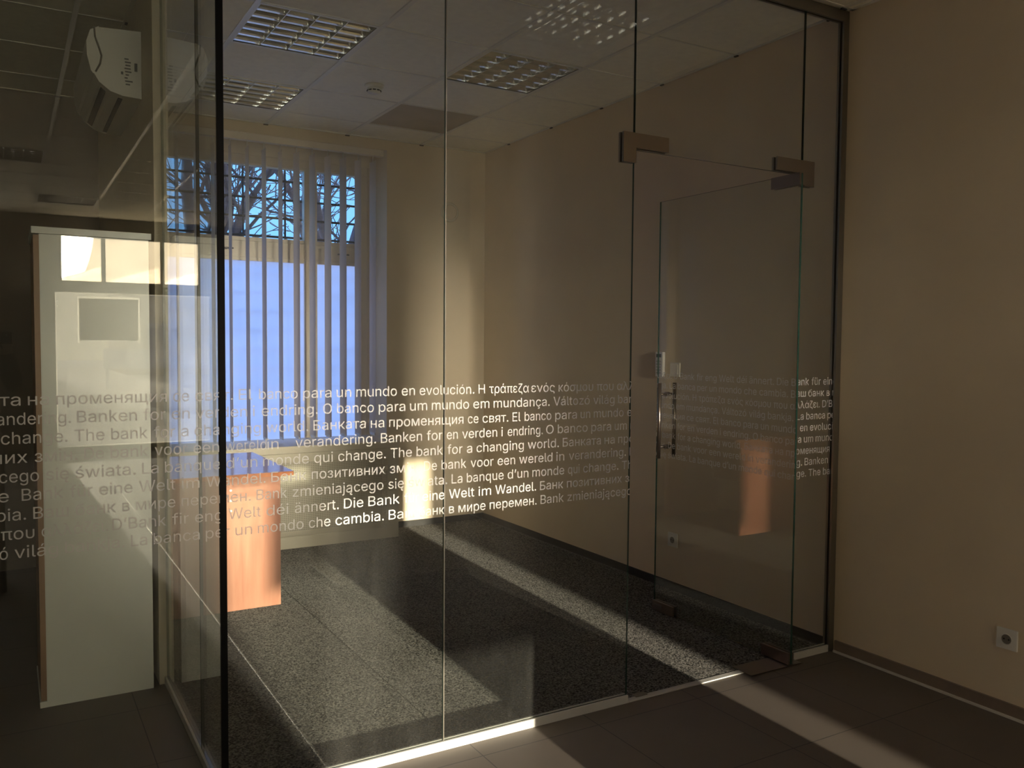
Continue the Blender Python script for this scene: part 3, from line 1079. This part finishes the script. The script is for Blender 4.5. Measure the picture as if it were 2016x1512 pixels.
ROW_Z = [1.2685 - 0.0527 * k for k in range(9)]
ROWS = [
    ['ката@-48 на@55 променящия@110.6 се@341 свят.@384.4 El@470 banco@510 para@596.5 un@662.5 mundo@701.5 en@790.7 evolución.@826 Η@942 τράπεζα@963 ενός@1045.8', 'κόσμου που αλλάζει. D’Bank fir eng Welt déi ännert. Die Bank für eine Welt im'],
    ['verandering.@-62 Banken@151.7 for@282.5 en@338 verden@385.6 i@497.7 endring.@515 O@635.9 banco@663.5 para@745.6 um@807 mundo@850 em@931.7 mundança.@971.7', 'Változó világ bankja. La banca per un mondo che cambia. Ваш банк в мире'],
    ['change.@2 The@146.8 bank@219 for@303 a@356.8 changing@383 world.@524.6 Банката@617 на@729.8 променящия@766 се@921 свят.@949.8 El@1008.8 banco@1032.7 para@1093 un@1143 mundo@1169', 'en evolución. Η τράπεζα ενός κόσμου που αλλάζει. D’Bank fir eng'],
    ['них@-15 змін.@68.5 De@166 bank@217.7 voor@304.6 een@381 wereld@443 in@526 verandering.@581.5 Banken@749.7 for@839.9 en@879.6 verden@909.8 i@986.9 endring.@999.4 O@1075 banco@1098 para@1164 um@1209.8', 'mundo em mundança. Változó világ bankja. La banca per'],
    ['cego@-2 się@91 świata.@149 La@280 banque@324.5 d’un@445.6 monde@517.8 qui@618.4 change.@665.6 The@768.7 bank@820 for@880.6 a@919 changing@938 world.@1039 Банката@1107.7 на@1190 променящия@1217', 'се свят. El banco para un mundo en evolución.'],
    ['Die@-45 Bank@42.8 für@138 eine@196 Welt@274 im@357.5 Wandel.@406.4 Банк@533.7 позитивних@613.7 змін.@767.5 De@834.8 bank@869 voor@926.5 een@979.6 wereld@1022 in@1095 verandering.@1120', 'Banken for en verden i endring. O banco para um mundo'],
    ['bia.@-7 Ваш@65.6 банк@149 в@241 мире@268 перемен.@357.5 Bank@505 zmieniającego@576 się@764.4 świata.@804 La@889 banque@918.8 d’un@999.4 monde@1048 qui@1118 change.@1148 The@1224', 'bank for a changing world. Банката на променящия'],
    ['που@2 αλλάζει.@82 D’Bank@221 fir@339 eng@384 Welt@449.7 déi@524.6 ännert.@580.5 Die@676.9 Bank@725 für@796 eine@831.7 Welt@883.8 im@942 Wandel.@975 Банк@1063 позитивних@1116 змін.@1231', 'De bank voor een wereld in verandering. Banken'],
    ['ó@-1 világ@29 bankja.@128.4 La@258 banca@302.4 per@405 un@463.4 mondo@507.5 che@608 cambia.@660.5 Ваш@765 банк@825 в@883.8 мире@902.5 перемен.@964 Bank@1064 zmieniającego@1117', 'się świata. La banque d’un monde qui change. The bank'],
]
ROW_Y = [[797, 776], [834, 804], [872, 829], [910, 860], [945, 887], [983, 919], [1022, 950], [1060, 978], [1100, 1006]]

_tc = bpy.data.curves.new('tmp', 'FONT')
try:      # the plain sans that ships with Blender; the built-in face otherwise
    import os
    _tc.font = bpy.data.fonts.load(os.path.join(bpy.utils.system_resource('DATAFILES'), 'fonts', 'Inter.woff2'))
except Exception:
    pass
_tc.size = 1.0
_tc.resolution_u = 3
_tc.offset = 0.004
_tc.fill_mode = 'NONE'
_to = bpy.data.objects.new('tmp', _tc)
C.objects.link(_to)
_cache = {}


def word_mesh(w):
    if w not in _cache:
        _tc.body = w
        dg = bpy.context.evaluated_depsgraph_get()
        dg.update()
        ev = _to.evaluated_get(dg)
        me = ev.to_mesh()
        vs = [Vector((v.co.x, v.co.y)) for v in me.vertices]
        es = [tuple(e.vertices) for e in me.edges]
        ev.to_mesh_clear()
        # union of the outlines (letters may be drawn with overlapping strokes): keep what has a winding number
        cv, ce, cf, _a, _b, _c = delaunay_2d_cdt(vs, es, [], 0, 1e-7)
        P = np.array([vs[a][:] + vs[b][:] for a, b in es])
        # outline direction: follow each loop in vertex order
        keep = []
        for f in cf:
            c = sum((cv[i] for i in f), Vector((0, 0))) / len(f)
            up = (P[:, 1] <= c.y) & (P[:, 3] > c.y)
            dn = (P[:, 1] > c.y) & (P[:, 3] <= c.y)
            cr = (P[:, 2] - P[:, 0]) * (c.y - P[:, 1]) - (c.x - P[:, 0]) * (P[:, 3] - P[:, 1])
            if int((up & (cr > 0)).sum()) - int((dn & (cr < 0)).sum()) != 0:
                keep.append(tuple(f))
        _cache[w] = ([(v.x, v.y) for v in cv], keep)
    return _cache[w]


hv = word_mesh('H')[0]
CAP = max(v[1] for v in hv) - min(v[1] for v in hv)
SZ = 0.0330 / CAP
sp = SZ * 0.27


def natural(w):
    vs = word_mesh(w)[0]
    return (max(v[0] for v in vs) - min(v[0] for v in vs)) * SZ


segs = {'left': (XF[0], XF[1] - 0.002, P_LEFT), 'a': (XF[1] + 0.018, XF[2] - 0.002, P_A), 'b': (XF[2] + 0.002, XF[3] - 0.001, P_B),
        'door': (XF[3] + 0.004, XF[4] - 0.006, None), 'side': (XF[4] + 0.002, XF[5] - 0.026, P_SIDE)}
LET = {k: bmesh.new() for k in segs}


def put_word(w, x, z, sx):
    vs, fs = word_mesh(w)
    mnx = min(v[0] for v in vs)
    wid = (max(v[0] for v in vs) - mnx) * SZ * sx
    for k, (a, b, _) in segs.items():
        if x + wid < a or x > b:
            continue
        tb = bmesh.new()
        V = [tb.verts.new((x + (v[0] - mnx) * SZ * sx, 0, z + v[1] * SZ)) for v in vs]
        for f in fs:
            try:
                tb.faces.new([V[i] for i in f])
            except ValueError:
                pass
        if x < a:
            bmesh.ops.bisect_plane(tb, geom=tb.verts[:] + tb.edges[:] + tb.faces[:], plane_co=(a, 0, 0), plane_no=(-1, 0, 0), clear_outer=True)
        if x + wid > b:
            bmesh.ops.bisect_plane(tb, geom=tb.verts[:] + tb.edges[:] + tb.faces[:], plane_co=(b, 0, 0), plane_no=(1, 0, 0), clear_outer=True)
        tm = bpy.data.meshes.new('t')
        tb.to_mesh(tm)
        tb.free()
        LET[k].from_mesh(tm)
        bpy.data.meshes.remove(tm)


for k, (anch, rest) in enumerate(ROWS):
    it = [w.rsplit('@', 1) for w in anch.split(' ')]
    ya, yb_ = ROW_Y[k]
    xs = [on_front(float(p), ya + (yb_ - ya) * (float(p) - 60) / 870.0) for _, p in it]
    z = ROW_Z[k]
    sxs = []
    for i in range(len(it) - 1):
        sxs.append((xs[i + 1] - xs[i] - sp) / natural(it[i][0]))
    med = sorted(sxs)[len(sxs) // 2]
    for i, (w, _) in enumerate(it):
        s = sxs[i] if i < len(sxs) else med
        s = min(max(s, med * 0.88), med * 1.12)
        put_word(w, xs[i], z, s)
    x = xs[-1] + natural(it[-1][0]) * med + sp
    for w in rest.split(' '):
        if x > XF[5]:
            break
        put_word(w, x, z, med)
        x += natural(w) * med + sp
bpy.data.objects.remove(_to)


def lettering(key, parent, y, local=False, shift=(0, 0, 0)):
    bm = LET[key]
    bmesh.ops.translate(bm, verts=bm.verts[:], vec=(shift[0], y, shift[2]))
    me = bpy.data.meshes.new('lettering')
    bm.to_mesh(me)
    bm.free()
    me.materials.append(M_['letter'])
    o = bpy.data.objects.new('lettering', me)
    C.objects.link(o)
    o.parent = parent
    if not local:
        me.transform(Matrix.Translation(-wloc(parent)))
    o['label'] = 'frosted multilingual slogan lettering'
    return o


for k in ('left', 'a', 'b', 'side'):
    lettering(k, segs[k][2], G0 - 0.0006)

# ------------------------------------------------------------------ glass door, swung into the room
PV = (3.03, YF)
gd = thing('glass_door', 'frameless glass door swung open into the room on patch fittings', 'glass door', (PV[0], PV[1], 0), rz=math.radians(-89.7))
DL, DR = XF[3] + 0.004 - PV[0], XF[4] - 0.006 - PV[0]
m = MB()
m.box(DL, DR, -0.005, 0.005, 0.012, ZDOOR - 0.005)
for f in m.bm.faces:
    n = f.calc_center_median()
    f.material_index = 0 if abs(abs(n.y) - 0.005) < 1e-5 else 1
dp = m.build('glass_pane', [M_['glassdoor'], M_['edge']], gd, local=True)
lettering('door', dp, -0.0056, local=True, shift=(-PV[0], 0, 0))


def door_part(name, boxes, mat, bev=0.001, parent=gd):
    q = MB()
    for b in boxes:
        q.box(*b)
    return q.build(name, mat, parent, bev, local=True)


door_part('top_patch', [(DR - 0.165, DR, -0.016, -0.0052, ZDOOR - 0.056, ZDOOR - 0.004), (DR - 0.165, DR, 0.0052, 0.016, ZDOOR - 0.056, ZDOOR - 0.004)], M_['steel'])
door_part('bottom_patch', [(DR - 0.165, DR, -0.016, -0.0052, 0.010, 0.062), (DR - 0.165, DR, 0.0052, 0.016, 0.010, 0.062)], M_['steel'])
lk = door_part('lock_patch', [(DL, DL + 0.165, -0.016, -0.0052, 0.010, 0.062), (DL, DL + 0.165, 0.0052, 0.016, 0.010, 0.062)], M_['steel'])
door_part('lock_cylinder', [(DL + 0.02, DL + 0.075, -0.0195, -0.016, 0.026, 0.046)], M_['steeldark'], 0.001, lk)
hx = DL + 0.075
ph = MB()
for s in (-1, 1):
    y = s * 0.052
    ph.tube((hx, y, 0.845), (hx, y, 1.245), 0.0105, n=18)
ph.build('pull_handle', M_['steel'], gd, local=True)
st = MB()
for z in (0.905, 1.185):
    for s in (-1, 1):
        st.tube((hx, s * 0.0055, z), (hx, s * 0.050, z), 0.007, n=14)
        st.tube((hx, s * 0.0055, z), (hx, s * 0.012, z), 0.012, n=16)
st.build('handle_standoff', M_['steel'], gd, local=True)
fp = MB().box(2.785, 3.10, 2.655, 2.775, 0.0045, 0.0065).build('floor_spring_plate', M_['steeldark'], None, 0.0005)
tag(recentre(fp), 'flat grey metal floor plate under the pivot of the glass door', 'floor plate')

# ------------------------------------------------------------------ entrance front behind the viewer
dr = thing('door_1', '', '', (1.43, ENT - 0.1, 0))
del dr['label'], dr['category']
dr['kind'] = 'structure'
EY0, EY1 = ENT - 0.14, ENT - 0.08
GX0, GX1, GZ0, GZ1 = 0.53, 2.38, 0.09, 2.05
ef = MB()
ef.box(DX0, GX0, EY0, EY1, 0, 2.83)
ef.box(GX1, DX1, EY0, EY1, 0, 2.83)
ef.box(GX0, GX1, EY0, EY1, 0, GZ0)
ef.box(GX0, GX1, EY0, EY1, GZ1, PANE_Z[0])
ef.box(GX0, GX1, EY0, EY1, PANE_Z[1], 2.83)
ef.box(GX0, PANES[0][0], EY0, EY1, *PANE_Z)
ef.box(PANES[0][1], PANES[1][0], EY0, EY1, *PANE_Z)
ef.box(PANES[1][1], PANES[2][0], EY0, EY1, *PANE_Z)
ef.box(PANES[2][1], GX1, EY0, EY1, *PANE_Z)
ef.build('door_frame', M_['entr'], dr)
MB().box(GX0, GX1, ENT - 0.112, ENT - 0.106, GZ0, GZ1).build('door_glass', M_['dusty'], dr)
gs = MB()
gs.box(GX0, GX0 + 0.014, ENT - 0.1055, ENT - 0.104, GZ0, GZ1).box(GX0 + 0.014, GX1, ENT - 0.1055, ENT - 0.104, GZ0, GZ0 + 0.014).box(GX0 + 0.014, GX1, ENT - 0.1055, ENT - 0.104, GZ1 - 0.012, GZ1)
gs.build('glazing_seal', M_['tape'], dr)
for x0, x1 in PANES:
    MB().box(x0, x1, ENT - 0.100, ENT - 0.094, *PANE_Z).build('fanlight', M_['fan'], dr)
w2 = thing('added_fill_window', '', '', (-1.7, ENT - 0.1, SZ0))  # window out of view, added for its fill light
del w2['label'], w2['category']
w2['kind'] = 'structure'
wf = MB().box(SX0, SX0 + 0.06, EY0, EY1, SZ0, SZ1).box(SX1 - 0.06, SX1, EY0, EY1, SZ0, SZ1).box(SX0 + 0.06, SX1 - 0.06, EY0, EY1, SZ0, SZ0 + 0.06).box(SX0 + 0.06, SX1 - 0.06, EY0, EY1, SZ1 - 0.06, SZ1)
wf.box(-1.73, -1.67, EY0, EY1, SZ0 + 0.06, SZ1 - 0.06)
wf.build('window_frame', M_['entr'], w2)
for x0, x1 in ((SX0 + 0.06, -1.73), (-1.67, SX1 - 0.06)):
    MB().box(x0, x1, ENT - 0.112, ENT - 0.106, SZ0 + 0.06, SZ1 - 0.06).build('frosted_pane', M_['fillfilm'], w2)
po = thing('poster', 'sheet of paper taped to the entrance door glass, seen mirrored as a dark rectangle', 'poster', (1.14, ENT - 0.105, 1.44))
MB().box(0.80, 1.49, ENT - 0.1055, ENT - 0.1045, 1.445, 1.975).build('sheet', M_['paper'], po)
tp = MB()
tp.box(0.78, 0.815, ENT - 0.1043, ENT - 0.1038, 1.41, 2.0)
tp.box(1.475, 1.51, ENT - 0.1043, ENT - 0.1038, 1.41, 2.0)
tp.box(0.815, 1.475, ENT - 0.1043, ENT - 0.1038, 1.965, 2.0)
tp.build('tape_strip', M_['tape'], po)

# ------------------------------------------------------------------ street in front of the entrance
struct('ground', MB().box(-60, 60, ENT - 60, ENT - 0.2, -0.16, -0.10), M_['asphalt'])
struct('ground_yard', MB().box(-60, 60, YB + 0.3, 70, -0.16, -0.10), M_['paving'])
pvm = MB().box(-20, 20, ENT - 3.4, ENT - 0.2, -0.10, -0.02).build('pavement', M_['paving'])
pvm['kind'] = 'structure'


def house(name, label, x0, x1, y0, y1, h, mat, wins, zs, roof_h=1.2):
    t = thing(name, label, 'building', ((x0 + x1) / 2, (y0 + y1) / 2, -0.1))
    MB().box(x0, x1, y0, y1, -0.1, h).build('walls', mat, t)
    MB().prism([(x0 - 0.3, h), (x1 + 0.3, h), ((x0 + x1) / 2, h + roof_h)], 'y', y0 - 0.3, y1 + 0.3).build('roof', M_['roof'], t)
    for z in zs:
        for x in wins:
            f = MB().box(x - 0.55, x + 0.55, y1, y1 + 0.04, z, z + 1.3).build('window', M_['banner'], t)
            MB().box(x - 0.46, x + 0.46, y1 + 0.04, y1 + 0.05, z + 0.09, z + 1.21).build('pane', M_['pane_out'], f)
    return t


house('house', 'ochre house with pale window frames across the street, mirrored in the glass', 4.6, 12.4, -44, -36, 5.6, M_['render_o'], [6.0, 8.0, 10.2], (0.9, 3.4))
house('house', 'pale low house beside the ochre house across the street, mirrored faintly', -6.5, 1.2, -46, -40, 3.4, M_['render_w'], [-4.6, -2.2, 0.1], (0.8,))
hd = MB().box(2.6, 6.4, -24.1, -24.0, 0.55, 1.15)
hd.box(6.6, 9.4, -24.1, -24.0, 0.55, 1.15)
for x in (2.7, 6.3, 6.7, 9.3):
    hd.box(x - 0.04, x + 0.04, -24.16, -24.08, -0.1, 1.2)
hd = tag(recentre(hd.build('hoarding', M_['banner'])), 'low pale hoarding along the far kerb of the street, mirrored', 'hoarding')


# bare trees
def tree_mesh(base, height, lean, seed, r0=0.17, spread_=0.62, levels=7, rmin=0.006):
    rnd = random.Random(seed)
    m = MB()

    def jit(a, b, c):
        return Vector((rnd.uniform(-a, a), rnd.uniform(-a, a), rnd.uniform(b, c)))

    def grow(p, d, length, r, lv):
        segs_ = 4 if lv < 3 else 3
        q = p
        dd = d.copy()
        for s in range(segs_):
            dd = (dd + jit(.2, -.06, .14)).normalized()
            nq = q + dd * (length / segs_)
            r1 = max(rmin, r * (0.9 if s < segs_ - 1 else 0.8))
            m.tube(q, nq, max(r, rmin), r1, n=8 if lv < 2 else (5 if lv < 4 else 3), cap=False)
            r = r1
            q = nq
            if 1 <= lv < levels - 1 and rnd.random() < 0.85:
                sd_ = (dd * 0.5 + jit(1, -.55, .6)).normalized()
                grow(q, sd_, min(length * 0.6, 1.0), min(r * 0.42, 0.03), max(lv + 2, 4))
        if lv < levels:
            for k in range(2 if lv else 4):
                nd = (dd + jit(1, -.25, .55) * spread_).normalized()
                grow(q, nd, length * rnd.uniform(.62, .84), r * rnd.uniform(.6, .8), lv + 1)
    grow(Vector(base), Vector(lean).normalized(), height, r0, 0)
    return m


for nm, base, hh, lean, seed, r0, lv, rm, lab in (
        ('bare_tree', (2.6, 11.2, -0.1), 2.2, (-0.06, 0, 1), 4, 0.20, 6, 0.007, 'leafless tree outside whose thick limbs fork behind the middle of the window'),
        ('bare_tree', (5.2, 14.2, -0.1), 2.6, (0.03, 0, 1), 12, 0.24, 6, 0.007, 'leafless tree outside behind the narrow casement of the window'),
        ('bare_tree', (5.6, 25.0, -0.1), 3.4, (0.08, 0, 1), 21, 0.26, 6, 0.014, 'leafless tree outside, farther off behind the widest light of the window'),
        ('bare_tree', (9.4, 31.0, -0.1), 3.8, (-0.05, 0, 1), 33, 0.28, 6, 0.016, 'leafless tree far outside, its twigs filling the gaps between the nearer limbs')):
    o = tree_mesh(base, hh, lean, seed, r0, 0.62, lv, rm).build(nm, M_['bark'], recalc=False)
    o.data.transform(Matrix.Translation(-Vector(base)))
    o.location = base
    tag(o, lab, 'tree')
    print('TREE', len(o.data.polygons))

# ------------------------------------------------------------------ the person taking the picture (seen mirrored at the edge of the glass)
pr = thing('person', 'person in dark clothes holding up a phone, mirrored as a dark shape', 'person', (-0.2, -0.42, 0))


def skin_body(name, pts, edges, radii, mat, parent, sub=2):
    me = bpy.data.meshes.new(name)
    pl = wloc(parent)
    me.from_pydata([tuple(Vector(p) - pl) for p in pts], edges, [])
    o = bpy.data.objects.new(name, me)
    C.objects.link(o)
    o.parent = parent
    md_ = o.modifiers.new('skin', 'SKIN')
    md_.use_smooth_shade = True
    for i, v in enumerate(me.skin_vertices[0].data):
        v.radius = radii[i] if isinstance(radii[i], tuple) else (radii[i], radii[i])
        v.use_root = (i == 0)
    s_ = o.modifiers.new('sub', 'SUBSURF')
    s_.levels = s_.render_levels = sub
    me.materials.append(mat)
    WL[o.name] = pl
    return o


bx, by = -0.2, -0.42
pts = [(bx, by, 0.95), (bx, by, 1.12), (bx, by, 1.30), (bx, by, 1.42), (bx, by + 0.01, 1.50), (bx, by + 0.03, 1.56), (bx, by + 0.05, 1.64), (bx, by + 0.05, 1.72),
       (bx + 0.17, by, 1.40), (bx + 0.24, by + 0.06, 1.16), (bx + 0.22, by + 0.26, 1.30), (bx + 0.20, by + 0.325, 1.36),
       (bx - 0.17, by, 1.40), (bx - 0.24, by + 0.06, 1.16), (bx - 0.02, by + 0.27, 1.30), (bx + 0.04, by + 0.325, 1.36),
       (bx + 0.10, by, 0.88), (bx + 0.12, by + 0.01, 0.50), (bx + 0.13, by, 0.09), (bx + 0.14, by + 0.13, 0.045),
       (bx - 0.10, by, 0.88), (bx - 0.12, by + 0.01, 0.50), (bx - 0.13, by, 0.09), (bx - 0.14, by + 0.13, 0.045)]
eds = [(0, 1), (1, 2), (2, 3), (3, 4), (4, 5), (5, 6), (6, 7), (3, 8), (8, 9), (9, 10), (10, 11), (3, 12), (12, 13), (13, 14), (14, 15),
       (0, 16), (16, 17), (17, 18), (18, 19), (0, 20), (20, 21), (21, 22), (22, 23)]
rad = [(.15, .11), (.14, .10), (.16, .11), (.13, .09), .055, .06, (.075, .09), (.06, .075), .07, .05, .04, .032, .07, .05, .04, .032,
       .085, .06, .045, (.045, .035), .085, .06, .045, (.045, .035)]
skin_body('body', pts, eds, rad, M_['coat'], pr)
hd_ = MB()
bmesh.ops.create_uvsphere(hd_.bm, u_segments=24, v_segments=16, radius=1.0)
for v in hd_.bm.verts:
    x, y, z = v.co
    k = 1.0
    if y > 0.3 and -0.35 < z < 0.1 and abs(x) < 0.2:
        y += 0.22 * (1 - abs(x) / 0.2)
    if z < -0.4:
        x *= 0.82
    v.co = (bx + 0.078 * x, by + 0.055 + 0.098 * y, 1.665 + 0.118 * z)
for f in hd_.bm.faces:
    f.smooth = True
for s in (-1, 1):
    hd_.lathe([(0.012, bx + s * 0.074), (0.028, bx + s * 0.080), (0.012, bx + s * 0.086)], n=12, axis='x', c=(0, by + 0.045, 1.655))
hd_.build('head', M_['skin'], pr, recalc=False)
for s in (-1, 1):
    MB().lathe([(0.004, by + 0.142), (0.012, by + 0.145), (0.004, by + 0.149)], n=12, axis='y', c=(bx + s * 0.03, 0, 1.672)).build('eye', M_['hair'], pr)
mo = MB().box(bx - 0.022, bx + 0.022, by + 0.130, by + 0.145, 1.606, 1.614)
mo.build('mouth', M_['skin'], pr, 0.003)
ha = MB()
bmesh.ops.create_uvsphere(ha.bm, u_segments=24, v_segments=16, radius=1.0)
kill = []
for v in ha.bm.verts:
    x, y, z = v.co
    if z < -0.15 or (y > 0.45 and z < 0.55):
        kill.append(v)
    v.co = (bx + 0.086 * x, by + 0.047 + 0.106 * y, 1.672 + 0.122 * z)
bmesh.ops.delete(ha.bm, geom=kill, context='VERTS')
for f in ha.bm.faces:
    f.smooth = True
ha.build('hair', M_['hair'], pr, recalc=False)
for sgn, wx, fx in ((1, bx + 0.205, 1), (-1, bx + 0.03, -1)):
    hp = [(wx, by + 0.325, 1.362), (wx - 0.0, by + 0.350, 1.40)]
    he = [(0, 1)]
    hr = [(.026, .02), (.034, .016)]
    for k in range(4):
        b0 = len(hp)
        fxk = wx + fx * (0.026 - 0.017 * k)
        ln = (0.030, 0.034, 0.032, 0.026)[k]
        hp += [(fxk, by + 0.352, 1.425), (fxk - fx * 0.004, by + 0.362, 1.425 + ln), (fxk - fx * 0.008, by + 0.384, 1.425 + ln * 1.4)]
        he += [(1, b0), (b0, b0 + 1), (b0 + 1, b0 + 2)]
        hr += [.0095, .0085, .0075]
    b0 = len(hp)
    hp += [(wx - fx * 0.035, by + 0.350, 1.388), (wx - fx * 0.052, by + 0.352, 1.412), (wx - fx * 0.050, by + 0.372, 1.43)]
    he += [(0, b0), (b0, b0 + 1), (b0 + 1, b0 + 2)]
    hr += [.012, .010, .008]
    skin_body('hand', hp, he, hr, M_['skin'], pr, 1)
for s in (-1, 1):
    sh = MB()
    cx_ = bx + s * 0.135
    sh.prism([(by - 0.09, 0.0), (by + 0.20, 0.0), (by + 0.205, 0.035), (by + 0.16, 0.062), (by + 0.05, 0.095), (by - 0.02, 0.13), (by - 0.085, 0.13), (by - 0.10, 0.06)], 'x', cx_ - 0.045, cx_ + 0.045)
    sh.build('shoe', M_['shoe'], pr, 0.012)
ph_ = thing('phone', 'black phone held sideways by the mirrored person', 'phone', (-0.06, -0.03, 1.425))
MB().box(-0.126, 0.026, -0.036, -0.028, 1.424, 1.492).build('phone_body', M_['phone'], ph_, 0.003)
MB().lathe([(0.005, -0.028), (0.005, -0.0265)], n=16, axis='y', c=(0.0, 0, 1.472)).build('lens', M_['pane_out'], ph_)
